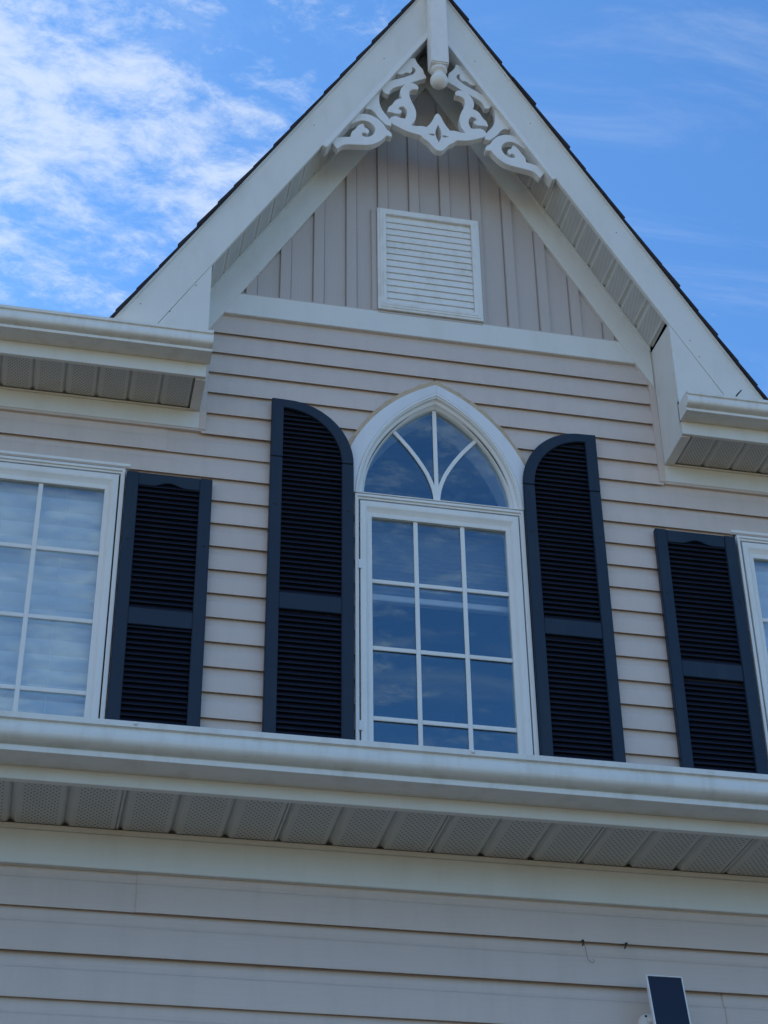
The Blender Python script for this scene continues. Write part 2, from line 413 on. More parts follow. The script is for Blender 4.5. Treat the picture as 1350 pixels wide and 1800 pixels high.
for s in (-1, 1):      # vertical channel where the siding meets the boxed eave
    link('corner_channel', dbox(min(s*1.036, s*1.0682), max(s*1.036, s*1.0682), 0.0, 0.023, 6.232, 6.99, 'corner_channel', 'siding', 0.002), upper_wall)
for xa, xb in ((-4.2, -1.053), (1.047, 4.2)):
    link('siding_channel', dbox(xa, xb, 0.0, 0.019, 6.226, 6.238, 'siding_channel', 'siding', 0.001), upper_wall)

# --- gable: vertical boards and battens
gable = link('gable_wall', prism([[(-0.925, 7.0), (0.925, 7.0), (0.0, 8.58)]], 0.0, 0.003, 'gable_wall', 'siding_v'), house, 'gable wall of taupe vertical boards and battens')
gz = lambda x: 8.60 - PITCH * abs(x)
P0, PER, BAT = -0.7275, 0.1567, 0.050
for k in range(-2, 13):
    for nm, a, b, dd in (('batten', P0 + k * PER, P0 + k * PER + BAT, 0.0205), ('vertical_board', P0 + k * PER + BAT + 0.0035, P0 + (k + 1) * PER - 0.0045, 0.0075)):
        a2, b2 = max(a, -0.93), min(b, 0.93)
        if b2 - a2 < 0.006: continue
        poly = [(a2, 7.022), (b2, 7.022), (b2, gz(b2))] + ([(0, gz(0))] if a2 < 0 < b2 else []) + [(a2, gz(a2))]
        if nm == 'batten':   # raised batten with a rolled right flank
            me = prism([poly], 0.003, dd, nm, 'siding_v', None, 0.0022)
        else:
            me = prism([poly], 0.003, dd, nm, 'siding_v')
        link(nm, me, gable)
link('base_channel', dbox(-0.90, 0.90, 0.003, 0.0195, 7.026, 7.037, 'base_channel', 'siding_v', 0.001), gable)

# --- flat boards on the wall
link('frieze_board', prism([[(-0.985, 6.905), (0.985, 6.905), (0.913, 7.028), (-0.913, 7.028)]], 0.0, 0.0235, 'frieze_board', 'trim', None, 0.0015), house, 'white frieze board under the gable siding')
wr = lambda x: 8.573 - PITCH * abs(x)
wu = lambda x: 8.815 - PITCH * abs(x)
for s in (-1, 1):
    poly = [(0.0, wr(0)), (s * 1.061, wr(1.061)), (s * 1.061, wu(1.061)), (0.0, wu(0))]
    link('rake_board', prism([poly], 0.0, 0.0275, 'rake_board', 'trim', None, 0.0015), house)

# --- the gable roof: fascia, soffit, shingles
fu = lambda x: 9.087 - PITCH * abs(x)
fl = lambda x: 8.787 - PITCH * abs(x)
roof = empty('roof', house, (0, 0, 6.5), 'steep gable roof edged with dark asphalt shingles')
def rlink(nm, me): 
    o = link(nm, me, roof); o.matrix_local = Matrix.Translation((0, 0, -6.5)); return o
XE = 1.56
for s in (-1, 1):
    poly = [(0, fl(0)), (s * 1.40, fl(1.40)), (s * XE, fl(1.40)), (s * XE, fu(XE)), (0, fu(0))]
    poly = [(0, fl(0)), (s * 1.345, fl(1.345)), (s * 1.50, 6.50), (s * 1.525, fu(1.525)), (0, fu(0))]
    rlink('rake_fascia', prism([poly], EAVE - 0.02, EAVE, 'rake_fascia', 'trim', None, 0.0012))
    # thin metal drip edge under the shingles
    poly = [(0, fu(0) - 0.004), (s * 1.525, fu(1.525) - 0.004), (s * 1.525, fu(1.525) + 0.016), (0, fu(0) + 0.016)]
    rlink('drip_edge', prism([poly], EAVE - 0.03, EAVE + 0.006, 'drip_edge', 'trim'))
    # roof deck
    bm = bmesh.new()
    pr = [(0, fu(0) + 0.016), (s * 1.52, fu(1.52) + 0.016), (s * 1.52, fu(1.52) - 0.15), (0, fu(0) - 0.20)]
    rlink('roof_deck', prism([pr], -3.6, EAVE - 0.031, 'roof_deck', 'backing'))
    # shingle courses, each overlapping the one below
    L_tot = 1.535 / C60; n_c = 19; step = L_tot / n_c
    for k in range(n_c):
        a0 = k * step; a1 = a0 + step * 1.25                    # distance up the slope from the eave
        jit = random.uniform(-0.016, 0.016); thick = random.uniform(0.005, 0.011)
        fwd_ = EAVE + 0.018 + random.uniform(-0.006, 0.006)
        def pt(a, h): x = 1.535 - a * C60; return (s * max(x - h * -S60, 0.0) if False else s * (x + h * S60), fu(1.535) + 0.016 + a * S60 + h * C60)
        a1 = min(a1, L_tot)
        poly = [pt(a0 + jit, 0.004), pt(a0 + jit, 0.004 + thick + 0.004), pt(a1, 0.008), pt(a1, 0.0015)]
        rlink('shingle', prism([poly], -3.4, fwd_, 'shingle', 'shingle'))
    # pork-chop end of the boxed eave
    poly = [(s * 1.07, fl(1.07) - 0.002), (s * 1.07, 6.42), (s * 1.38, 6.42), (s * 1.345, fl(1.345) - 0.002)]
    poly = [(s * 1.07, fl(1.07) - 0.0012), (s * 1.07, 6.40), (s * 1.401, 6.40), (s * 1.34, fl(1.34) - 0.0012)]
    rlink('return_panel', prism([poly], EAVE - 0.02, EAVE - 0.0015, 'return_panel', 'trim', None, 0.0008))
    # side of the box, square to the wall
    y0, y1 = -EAVE + 0.0202, -0.0005
    bm = bmesh.new()
    vs_ = [(1.0686, y0, 6.3355), (1.0686, y1, 6.3355), (1.0686, y1, fl(1.07) + 0.02), (1.0686, y0, fl(1.07) + 0.0)]
    f1 = [bm.verts.new((s * x, y, z)) for x, y, z in vs_]; f2 = [bm.verts.new((s * (x + 0.012), y, z)) for x, y, z in vs_]
    bm.faces.new(f1); bm.faces.new(f2[::-1])
    for i in range(4): bm.faces.new((f1[i], f2[i], f2[(i + 1) % 4], f1[(i + 1) % 4]))
    rlink('return_side', finish(bm, 'return_side', 'trim'))

for nx, nz in ((-1.370, 6.690), (-1.135, 6.835), (-1.242, 6.668), (-0.62, 7.93), (-0.27, 8.47), (0.20, 8.55), (0.47, 8.16), (0.86, 7.50), (1.165, 6.88), (1.20, 6.79)):
    me = lathe([(0.0, 0.0012), (0.0022, 0.001), (0.0028, 0.0)], 'nail_head', 'iron', 8, 'y')
    o = link('nail_head', me, roof); o.matrix_local = Matrix.Translation((nx, -EAVE, nz - 6.5))
# --- soffit panels (one shared mesh per depth)
PAN = 0.1355
def pan_mesh(depth, mat, nm='soffit_panel'):
    """a ribbed soffit strip: local x along the eave, local y from wall (0) outwards (-depth), faces down"""
    prof = [(0.0, 0.0085), (0.003, 0.0085), (0.010, 0.0035), (0.013, 0.0), (PAN - 0.010, 0.0), (PAN - 0.006, 0.0035), (PAN - 0.001, 0.0085), (PAN - 0.001, 0.013), (0.0, 0.013)]
    bm = bmesh.new()
    a = [bm.verts.new((x, 0, z)) for x, z in prof]; b = [bm.verts.new((x, -depth, z)) for x, z in prof]
    n = len(prof)
    for i in range(n): bm.faces.new((a[i], b[i], b[(i + 1) % n], a[(i + 1) % n]))
    bm.faces.new(a); bm.faces.new(b[::-1])
    return finish(bm, nm, mat)
def soffit_row(parent, x_start, count, d_wall, d_out, z, mesh, first_seam=0, skip=None):
    for k in range(count):
        link('soffit_panel', mesh, parent, None, Matrix.Translation((x_start + k * PAN, -d_wall, z)))

eave_mesh = pan_mesh(EAVE - 0.02 - 0.0312, 'soffit')
for s in (-1, 1):
    eave = link('eave_soffit', dbox(min(s*1.07, s*4.3), max(s*1.07, s*4.3), 0.0, EAVE - 0.02, 6.352, 6.366, 'eave_soffit', 'trim'), house,
                'perforated soffit of the upper eave to the ' + ('left' if s < 0 else 'right') + ' of the gable')
    for k in range(23):
        x0 = s * (1.112 + k * PAN) - (PAN if s < 0 else 0)
        link('soffit_panel', eave_mesh, eave, None, Matrix.Translation((x0, -0.0312, 6.3385)))
    link('wall_channel', dbox(min(s*1.0684, s*4.3), max(s*1.0684, s*4.3), 0.0, 0.0302, 6.3272, 6.3354, 'wall_channel', 'trim', 0.0015), eave)
    link('end_channel', dbox(min(s*1.0682, s*1.112), max(s*1.0682, s*1.112), 0.0305, EAVE - 0.0195, 6.328, 6.3352, 'end_channel', 'trim', 0.001), eave)
    # board under the soffit
    link('frieze_board', dbox(-4.2 if s < 0 else 1.049, -1.055 if s < 0 else 4.2, 0.0, 0.0215, 6.238, 6.3275, 'frieze_board', 'trim', 0.0012), house)
    # eave fascia
    link('eave_fascia', dbox(min(s*1.07, s*4.3), max(s*1.07, s*4.3), EAVE - 0.019, EAVE - 0.0008, 6.333, 6.52, 'eave_fascia', 'trim', 0.001), house)

# rake soffit: strips laid along the slope
rake_mesh = pan_mesh(EAVE - 0.02 - 0.040, 'soffit_slot')
for s in (-1, 1):
    rs = link('rake_soffit', prism([[(0, fl(0) + 0.050), (s * 1.07, fl(1.07) + 0.050), (s * 1.07, fl(1.07) + 0.075), (0, fl(0) + 0.075)]], 0.0, EAVE - 0.0205, 'rake_soffit', 'trim'), house,
              'slotted white soffit under the ' + ('left' if s < 0 else 'right') + ' slope of the gable')
    n_r = int(1.07 / C60 / PAN)
    for k in range(n_r):
        a = 0.012 + k * PAN
        xx = 1.07 - a * C60; zz = fl(1.07) + 0.024 + a * S60
        # local x runs up the slope, local z is the roof normal
        ux = Vector((-s * C60, 0, S60)); uz = Vector((s * S60, 0, C60)); uy = Vector((0, 1, 0))
        mm = Matrix.Identity(4)
        for i in range(3): mm[i][0] = ux[i]; mm[i][1] = uy[i]; mm[i][2] = uz[i]
        mm.translation = Vector((s * xx, -0.038, zz))
        link('soffit_panel', rake_mesh, rs, None, mm)
    link('wall_channel', prism([[(s * 0.02, fl(0.02) + 0.004), (s * 1.061, fl(1.061) + 0.004), (s * 1.061, fl(1.061) + 0.030), (s * 0.02, fl(0.02) + 0.030)]], 0.0275, 0.036, 'wall_channel', 'trim'), rs)

# --- gutters
def gutter_mesh(x0, x1, back, zb, H, W, nm):
    f = W - 0.034          # width of the flat bottom
    outer = [(0.0, 0.0), (f, 0.0), (f + 0.0008, 0.0008), (f + 0.001, 0.0132), (f - 0.0005, 0.0145), (f - 0.0060, 0.0155), (f - 0.0060, 0.0180), (f + 0.0030, 0.0196), (f + 0.0135, 0.0218),
             (f + 0.0215, 0.0258), (f + 0.0262, 0.0312), (f + 0.0285, 0.0380), (f + 0.0290, 0.0455), (f + 0.0283, 0.0530), (f + 0.0265, 0.0600), (f + 0.0240, H - 0.0205), (f + 0.0228, H - 0.0172), (f + 0.0255, H - 0.0160),
             (f + 0.0312, H - 0.0152), (f + 0.0320, H - 0.001), (f + 0.0305, H), (f + 0.012, H)]
    inner = [(f + 0.012, H - 0.003), (f + 0.0205, H - 0.004), (f + 0.0245, 0.058), (f + 0.0245, 0.046), (f + 0.0160, 0.028), (f - 0.009, 0.022), (f - 0.007, 0.004), (0.003, 0.003), (0.003, H), (0.0, H)]
    prof = [(back + d, zb + z) for d, z in outer + inner]
    return extrude_profile(prof, x0, x1, nm, 'gutter', 32), outer
def gutter(x0, x1, back, zb, H, W, label, caps=()):
    me, outer = gutter_mesh(x0, x1, back, zb, H, W, 'gutter')
    g = link('gutter', me, house, label)
    for xc, sgn in caps:
        poly = [(back + d, zb + z) for d, z in outer] + [(back, zb + H)]
        a, b = (xc - 0.0025, xc + 0.002) if sgn > 0 else (xc - 0.002, xc + 0.0025)
        bigger = [(d if d < back + 0.001 else d + 0.0022, z + (0.0018 if z > zb + 0.05 else -0.0016)) for d, z in poly]
        link('end_cap', extrude_profile(bigger, a, b, 'end_cap', 'gutter'), g)
    return g
gl_ = gutter(-4.3, -1.060, EAVE + 0.001, 6.401, 0.092, 0.122, 'white gutter at the eave left of the gable', [(-1.059, 1)])
gr_ = gutter(1.066, 4.3, EAVE + 0.001, 6.401, 0.087, 0.116, 'white gutter at the eave right of the gable', [(1.066, -1)])

# --- upper side roofs (rise away behind the gutters) and the body of the house behind
for s in (-1, 1):
    bm = bmesh.new()
    x0, x1 = (s * 1.53, s * 4.4)
    pr = [(-EAVE, 6.505), (4.2, 6.505 + 4.465 * 0.58), (4.2, 6.40 + 4.465 * 0.58), (-EAVE, 6.44)]
    vsA = [bm.verts.new((x0, y, z)) for y, z in pr]; vsB = [bm.verts.new((x1, y, z)) for y, z in pr]
    bm.faces.new(vsA); bm.faces.new(vsB[::-1])
    for i in range(4): bm.faces.new((vsA[i], vsB[i], vsB[(i + 1) % 4], vsA[(i + 1) % 4]))
    link('side_roof', finish(bm, 'side_roof', 'shingle'), house)
body = empty('interior', house, (0, 0, 0))
link('back_wall', box(-4.2, 4.2, 3.6, 3.75, 0.0, 9.1, 'back_wall', 'room'), body)
for s in (-1, 1):
    link('side_wall', box(min(s*4.05, s*4.2), max(s*4.05, s*4.2), 0.171, 3.599, 0.0, 6.4, 'side_wall', 'siding'), body)
link('floor', box(-4.04, 4.04, 0.172, 3.598, 3.55, 3.7, 'floor', 'room'), body)
link('room_ceiling', box(-4.04, 4.04, 0.172, 3.598, 6.62, 6.70, 'room_ceiling', 'room'), body)
for x in (-0.9, 0.9):
    link('partition', box(x - 0.05, x + 0.05, 0.172, 3.598, 3.705, 6.615, 'partition', 'room'), body)
link('rear_roof', box(-4.4, 4.4, 4.2, 8.6, 8.9, 9.0, 'rear_roof', 'shingle'), body)

# --- windows
def pane(parent, x0, x1, z0, z1, d):
    return link('pane', dbox(x0, x1, d - 0.004, d, z0, z1, 'pane', 'glass'), parent)
def bar(parent, x0, x1, z0, z1, d, nm='muntin'):
    return link(nm, dbox(x0, x1, d + 0.0008, d + 0.0075, z0, z1, nm, 'vinyl', 0.0015), parent)
def rect_window(x0, x1, z0, z1, vx, hz, label, hinge_side=None, top_trim=True):
    w = empty('window', house, ((x0 + x1) / 2, 0, z0), label)
    off = Matrix.Translation((-(x0 + x1) / 2, 0, -z0))
    def wl(nm, me, parent=w):
        o = link(nm, me, parent)
        if parent is w: o.matrix_local = off
        return o
    def rr(i, it, ib=None): return rect(x0 + i, x1 - i, z0 + (ib if ib is not None else i), z1 - it)
    wl('outer_frame', loft([(rr(0.0, 0.0), -0.06), (rr(0.0, 0.0), 0.0285), (rr(0.0015, 0.0015), 0.030), (rr(0.011, 0.012), 0.030), (rr(0.0125, 0.0135), 0.0285), (rr(0.0125, 0.0135), 0.023), (rr(0.0165, 0.0205), 0.022), (rr(0.0180, 0.0225), 0.0205), (rr(0.0180, 0.0225), -0.05)], 'outer_frame', 'vinyl'))
    wl('gasket', loft([(rr(0.017, 0.021), -0.004), (rr(0.030, 0.038), -0.004)], 'gasket', 'dark'))
    wl('sash', loft([(rr(0.0245, 0.0305), -0.05), (rr(0.0245, 0.0305), 0.0225), (rr(0.0262, 0.0322), 0.0242), (rr(0.046, 0.054), 0.0242), (rr(0.050, 0.060), 0.021), (rr(0.060, 0.078), 0.007),
                     (rr(0.063, 0.081), 0.007), (rr(0.077, 0.096), 0.0035), (rr(0.0785, 0.0975), 0.002), (rr(0.0785, 0.0975), -0.03)], 'sash', 'vinyl'))
    d = -0.012
    gx0, gx1, gz0, gz1 = x0 + 0.0785, x1 - 0.0785, z0 + 0.0785, z1 - 0.0975
    xs = [gx0] + list(vx) + [gx1]; zs = [gz0] + sorted(hz) + [gz1]
    for i in range(len(xs) - 1):
        for j in range(len(zs) - 1):
            p = pane(w, xs[i], xs[i + 1], zs[j], zs[j + 1], d); p.matrix_local = off
    for v in vx: bar(w, v - 0.0095, v + 0.0095, gz0, gz1, d).matrix_local = off
    for i in range(len(xs) - 1):
        a = xs[i] + (0.0098 if i else 0); b = xs[i + 1] - (0.0098 if i < len(xs) - 2 else 0)
        for h in hz: bar(w, a, b, h - 0.0095, h + 0.0095, d).matrix_local = off
    if hinge_side:
        for hzv in (5.625, 4.865):
            xx = x0 + 0.0265
            wl('hinge', dbox(xx - 0.013, xx + 0.004, 0.0225, 0.0285, hzv - 0.022, hzv + 0.022, 'hinge', 'plastic', 0.0015))
    if top_trim:
        wl('head_trim', dbox(x0 - 0.02, x1 + 0.02, 0.0, 0.024, z1 + 0.0145, z1 + 0.030, 'head_trim', 'vinyl', 0.002))
    return w, off
mid_w, mid_off = rect_window(-0.378, 0.378, WIN_BOT, 5.983, (-0.1045, 0.1045), (5.566, 5.243, 4.919), 'tall white grid window below the pointed arch', True, False)
left_w, _ = rect_window(-2.328, -1.365, WIN_BOT, 5.979, (-1.979, -1.707), (5.566, 5.243, 4.919), 'white window with closed blinds at the left edge')
right_w, _ = rect_window(1.369, 2.332, WIN_BOT, 5.979, (1.707, 1.979), (5.566, 5.243, 4.919), 'white window at the right edge')

# pointed transom above the middle window
tw = empty('arched_transom', house, (0, 0, 5.985), 'pointed arch transom window with three white curved bars')
toff = Matrix.Translation((0, 0, -5.985))
def tl(nm, me): o = link(nm, me, tw); o.matrix_local = toff; return o
def aloop(t): return full_arch(*blend(t), n=20)
tl('frame', loft([(aloop(0.0), -0.05), (aloop(0.0), 0.031), (aloop(0.05), 0.0325), (aloop(0.20), 0.0325), (aloop(0.23), 0.030), (aloop(0.26), 0.026), (aloop(0.36), 0.0275), (aloop(0.40), 0.025), (aloop(0.46), 0.013),
                  (aloop(0.72), 0.006), (aloop(0.78), -0.002), (aloop(0.96), -0.010), (aloop(1.0), -0.013), (aloop(1.0), -0.06)], 'frame', 'vinyl', 35))
oc = half_arch(*A_CAS, n=20); ic = half_arch(*[(x + (0.0006 if x > 0.01 else 0), z + 0.0006) for x, z in A_MOU], n=20)
# casing follows the arch and dies behind the shutters
cas_o = [(0.402, 5.99)] + oc; cas_i = ic
for s in (-1, 1):
    po = [(s * x, z) for x, z in cas_o]; pi = [(s * x, z) for x, z in cas_i]
    tl('casing', prism([po + pi[::-1]], 0.0, 0.0305, 'casing', 'casing', None, 0.002))
ot = half_arch(*A_TAN, n=26)
for s in (-1, 1):
    po = [(s * (x + (random.uniform(-0.003, 0.003) if x > 0.01 else 0)), z + random.uniform(-0.003, 0.003)) for x, z in ot]; pi = [(s * (x - 0.004 if x > 0.01 else x), z - 0.004) for x, z in oc]
    po[-1] = (0.0, 6.654)
    tl('caulk_line', prism([po + pi[::-1]], 0.0, 0.0215, 'caulk_line', 'caulk'))
ga = half_arch(*A_GLA, n=20)
GD = -0.030
curve = [(0.0045, 6.008), (0.0075, 6.05), (0.0135, 6.085), (0.024, 6.12), (0.041, 6.164), (0.063, 6.205), (0.090, 6.249), (0.121, 6.293), (0.154, 6.334), (0.192, 6.378)]
for s in (-1, 1):
    # panes on either side of the curved bars
    inner = [(0.0, 6.008)] + curve[1:] + [p for p in ga if p[0] < 0.19]
    inner = [(x * s, z) for x, z in inner]
    tl('pane', prism([inner], GD - 0.004, GD, 'pane', 'glass'))
    outerp = [(0.0, 6.008)] + [(0.331, 6.008)] + [p for p in ga[1:] if p[0] > 0.192] + curve[:0:-1]
    tl('pane', prism([[(x * s, z) for x, z in outerp]], GD - 0.004, GD, 'pane', 'glass'))
    # curved bar
    L1, L2 = [], []
    for i, (x, z) in enumerate(curve):
        a = curve[max(i - 1, 0)]; b = curve[min(i + 1, len(curve) - 1)]
        tx, tz = b[0] - a[0], b[1] - a[1]; l = math.hypot(tx, tz); nx, nz = tz / l, -tx / l
        hw = 0.0092
        L1.append((s * (x + nx * hw), z + nz * hw)); L2.append((s * (x - nx * hw), z - nz * hw))
    tl('curved_muntin', prism([L1 + L2[::-1]], GD + 0.0008, GD + 0.0078, 'curved_muntin', 'vinyl', None, 0.0012))
tl('muntin', dbox(-0.0095, 0.0095, GD + 0.0012, GD + 0.0086, 6.006, 6.518, 'muntin', 'vinyl', 0.0015))

# --- blinds (hang inside, things of their own)
def blind(x0, x1, ztop, zbot, pitch, label, tilt=-64, depth=0.065):
    b = empty('window_blind', None, ((x0 + x1) / 2, 0.068, ztop), label, 'blind', 'white blinds in the upper windows')
    link('head_rail', box(-(x1 - x0) / 2, (x1 - x0) / 2, -0.03, 0.03, -0.05, 0.0, 'head_rail', 'blind', 0.003), b)
    bm = bmesh.new(); n = 6; rows = []
    for i in range(n + 1):
        u = (i / n - 0.5); yy = u * 0.094; zz = -0.005 * (1 - 4 * u * u)
        rows.append((yy, zz))
    c, s = math.cos(R(tilt)), math.sin(R(tilt))
    prof = [(y * c - z * s, y * s + z * c) for y, z in rows]
    bk = [(y * c - (z - 0.0018) * s, y * s + (z - 0.0018) * c) for y, z in rows][::-1]
    hw = (x1 - x0) / 2
    A_ = [bm.verts.new((-hw, y, z)) for y, z in prof + bk]; B_ = [bm.verts.new((hw, y, z)) for y, z in prof + bk]
    k_ = len(A_)
    for i in range(k_): bm.faces.new((A_[i], B_[i], B_[(i + 1) % k_], A_[(i + 1) % k_]))
    bm.faces.new(A_); bm.faces.new(B_[::-1])
    me = finish(bm, 'slat', 'blind', 40)
    z = -0.085
    while ztop + z > zbot:
        link('slat', me, b, None, Matrix.Translation((0, 0, z)) @ Matrix.Rotation(random.uniform(-0.002, 0.002), 4, 'Y') @ Matrix.Rotation(random.uniform(-0.025, 0.025), 4, 'X')); z -= pitch
    for xx in (-hw * 0.6, hw * 0.6):
        link('ladder_cord', tube([(xx, -0.03, -0.05), (xx, -0.03, zbot - ztop)], 0.0012, 'ladder_cord', 'blind', 5), b)
    return b
blind(-2.26, -1.43, 5.955, 4.50, 0.068, 'white horizontal slat blind closed behind the left window')
blind(1.43, 2.26, 5.955, 4.50, 0.068, 'white horizontal slat blind behind the right window')
sh = empty('pleated_blind', None, (0, 0.10, 5.95), 'grey pleated blind half lowered behind the middle window', 'blind')
npl = 17
for k in range(npl):
    z = -k * 0.0235
    bm = bmesh.new()
    pr = [(-0.004, 0.0), (-0.014, -0.0118), (-0.004, -0.0235), (0.004, -0.0235), (0.012, -0.0118), (0.004, 0.0)]
    A_ = [bm.verts.new((-0.33, y, zz)) for y, zz in pr]; B_ = [bm.verts.new((0.33, y, zz)) for y, zz in pr]
    for i in range(6): bm.faces.new((A_[i], B_[i], B_[(i + 1) % 6], A_[(i + 1) % 6]))
    if k == 0:
        pleat_me = finish(bm, 'pleat', 'blind_grey')
    else: bm.free()
    link('pleat', pleat_me, sh, None, Matrix.Translation((0, 0, z)))
link('bottom_rail', box(-0.335, 0.335, -0.018, 0.016, -npl * 0.0235 - 0.028, -npl * 0.0235, 'bottom_rail', 'blind', 0.003), sh)

# --- shutters
SD0, SD1 = 0.0192, 0.047
def louver_mesh(w):
    prof = [(0.021, 0.027), (0.0235, 0.0265), (0.0405, 0.004), (0.0405, 0.0), (0.037, -0.0005), (0.0205, 0.022)]      # (depth, z): lower edge outwards
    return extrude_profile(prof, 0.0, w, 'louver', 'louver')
LP = 0.0246
def shutter(x0, x1, zbot, zmid0, zmid1, top, arched, label, outer_left=None):
    """x0<x1; top: z of the square top; arched: list of (outer curve, inner curve) polygons or None"""
    s_ = empty('shutter', house, ((x0 + x1) / 2, 0, zbot), label)
    off = Matrix.Translation((-(x0 + x1) / 2, 0, -zbot))
    def sl(nm, me): o = link(nm, me, s_); o.matrix_local = off; return o
    ST = 0.0525
    ix0, ix1 = x0 + ST, x1 - ST
    sl('back_board', prism([arched[2]] if arched else [rect(x0 + 0.004, x1 - 0.004, zbot + 0.004, top - 0.004)], SD0, SD0 + 0.003, 'back_board', 'dark'))
    bev = 0.003
    if not arched:
        for a, b in ((x0, ix0), (ix1, x1)):
            sl('stile', dbox(a, b, SD0, SD1, zbot, top, 'stile', 'shutter', bev))
        # top rail with a raised curve in the middle of its lower edge
        cxm = (x0 + x1) / 2; zl = top - 0.064
        low = [(ix0 + 0.0005, zl)]
        for i in range(13):
            u = -1 + i / 6
            xx = cxm + u * 0.075; zz = zl + 0.020 * (0.5 + 0.5 * math.cos(math.pi * u))
            low.append((xx, zz))
        low.append((ix1 - 0.0005, zl))
        sl('top_rail', prism([low + [(ix1 - 0.0005, top - 0.0015), (ix0 + 0.0005, top - 0.0015)]], SD0, SD1 - 0.003, 'top_rail', 'shutter', None, 0.002))
        ztops = lambda xa: zl + 0.02
    else:
        oc_, ic_, _ = arched
        out_x = x0 if outer_left else x1; in_x = x1 if outer_left else x0
        sg = 1 if outer_left else -1
        JT = 6.119
        # lower stiles and the arched head above a joint
        for a, b in ((x0, ix0), (ix1, x1)):
            sl('stile', dbox(a, b, SD0, SD1, zbot, JT - 0.0012, 'stile', 'shutter', bev))
        sl('arched_head', prism([oc_ + ic_[::-1]], SD0, SD1, 'arched_head', 'shutter', None, bev))
    sl('middle_rail', dbox(ix0 + 0.0005, ix1 - 0.0005, SD0, SD1 - 0.003, zmid0, zmid1, 'middle_rail', 'shutter', 0.002))
    sl('bottom_rail', dbox(ix0 + 0.0005, ix1 - 0.0005, SD0, SD1 - 0.003, zbot, zbot + 0.06, 'bottom_rail', 'shutter', 0.002))
    wfull = ix1 - ix0 - 0.002
    lm = louver_mesh(wfull)
    def put(zv, xa, xb):
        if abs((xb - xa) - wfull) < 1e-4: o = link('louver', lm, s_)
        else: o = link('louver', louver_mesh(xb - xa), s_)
        o.matrix_local = off @ Matrix.Translation((xa, 0, zv)) 
    z = zbot + 0.062
    while z < zmid0 - 0.012: put(z, ix0 + 0.001, ix1 - 0.001); z += LP
    z = zmid1 + 0.002
    while True:
        xa, xb = ix0 + 0.001, ix1 - 0.001
        if arched:
            # clip by the inner curve
            cxx, czz, rx, rz = arch_par
            zz = z + 0.012
            if zz > czz:
                q = 1 - ((zz - czz) / rz) ** 2
                if q <= 0.004: break
                ext = rx * math.sqrt(q)
                lim = 0.068 + ext   # from the outer side
                if outer_left: xb = min(xb, x0 + 0.068 + ext + 0.008)
                else: xa = max(xa, x1 - 0.068 - ext - 0.008)
                if xb - xa < 0.03: break
        elif z > top - 0.064: break
        put(z, xa, xb); z += LP
    for xx in (x0 + 0.024, x1 - 0.024):      # fixing plugs
        for zv in ((5.62, 4.75) if not arched else (5.87, 4.75)):
            me = lathe([(0.0, 0.0022), (0.0038, 0.0020), (0.0048, 0.0), (0.0048, -0.002)], 'screw_cap', 'dark', 12, 'y')
            o = link('screw_cap', me, s_); o.matrix_local = off @ Matrix.Translation((xx, -SD1, zv))
    return s_
SB = 4.58
# quarter ellipses of the arched heads, measured from the straight outer side
arch_par = (0.068, 6.119, 0.249, 0.266)
def head_polys(x0, x1, outer_left):
    mp = (lambda u: x0 + u) if outer_left else (lambda u: x1 - u)
    w = x1 - x0; n = 20
    o = [(w, 6.119), ] ; i_ = []
    JT = 6.1202
    o = [(mp(w), JT)] + [(mp(0.068 + (w - 0.068) * math.cos(math.pi / 2 * k / n)), 6.119 + 0.313 * math.sin(math.pi / 2 * k / n)) for k in range(1, n + 1)] + [(mp(0.0), 6.434), (mp(0.0), JT)]
    inn = [(mp(w - 0.0525), JT)] + [(mp(0.055 + (w - 0.0525 - 0.055) * math.cos(math.pi / 2 * k / n)), 6.119 + 0.267 * math.sin(math.pi / 2 * k / n)) for k in range(1, n + 1)] + [(mp(0.0525), 6.386), (mp(0.0525), JT)]
    back = [(mp(0.004), SB + 0.004), (mp(w - 0.004), SB + 0.004)] + [(x, z) for x, z in [(mp(w - 0.006), 6.119)] + [(mp(0.06 + (w - 0.07) * math.cos(math.pi / 2 * k / n)), 6.119 + 0.305 * math.sin(math.pi / 2 * k / n)) for k in range(1, n + 1)]] + [(mp(0.004), 6.424)]
    return o, inn, back
shutter(-0.752, -0.386, SB, 5.361, 5.438, 6.43, head_polys(-0.752, -0.386, True), 'navy shutter with curved top left of the arched window', True)
shutter(0.380, 0.738, SB, 5.361, 5.438, 6.43, head_polys(0.380, 0.738, False), 'navy shutter with curved top right of the arched window', False)
shutter(-1.360, -0.997, SB, 5.222, 5.299, 5.960, None, 'square topped navy shutter beside the left window')
shutter(0.976, 1.353, SB, 5.218, 5.294, 5.957, None, 'square topped navy shutter beside the right window')

# --- gable vent
VX0, VX1, VZ0, VZ1 = -0.266, 0.241, 7.036, 7.674
vent = empty('gable_vent', house, ((VX0 + VX1) / 2, 0, VZ0), 'white louvred vent in the gable')
voff = Matrix.Translation((-(VX0 + VX1) / 2, 0, -VZ0))
def vl(nm, me): o = link(nm, me, vent); o.matrix_local = voff; return o
def vr(i): return rect(VX0 + i, VX1 - i, VZ0 + i, VZ1 - i)
vl('frame', loft([(vr(0), 0.004), (vr(0), 0.034), (vr(0.002), 0.036), (vr(0.012), 0.037), (vr(0.013), 0.040), (vr(0.024), 0.041), (vr(0.025), 0.043), (vr(0.040), 0.044), (vr(0.042), 0.042), (vr(0.042), 0.004)], 'frame', 'vent', 30))
vl('back_plate', dbox(VX0 + 0.005, VX1 - 0.005, 0.0208, 0.0225, VZ0 + 0.005, VZ1 - 0.005, 'back_plate', 'dark'))
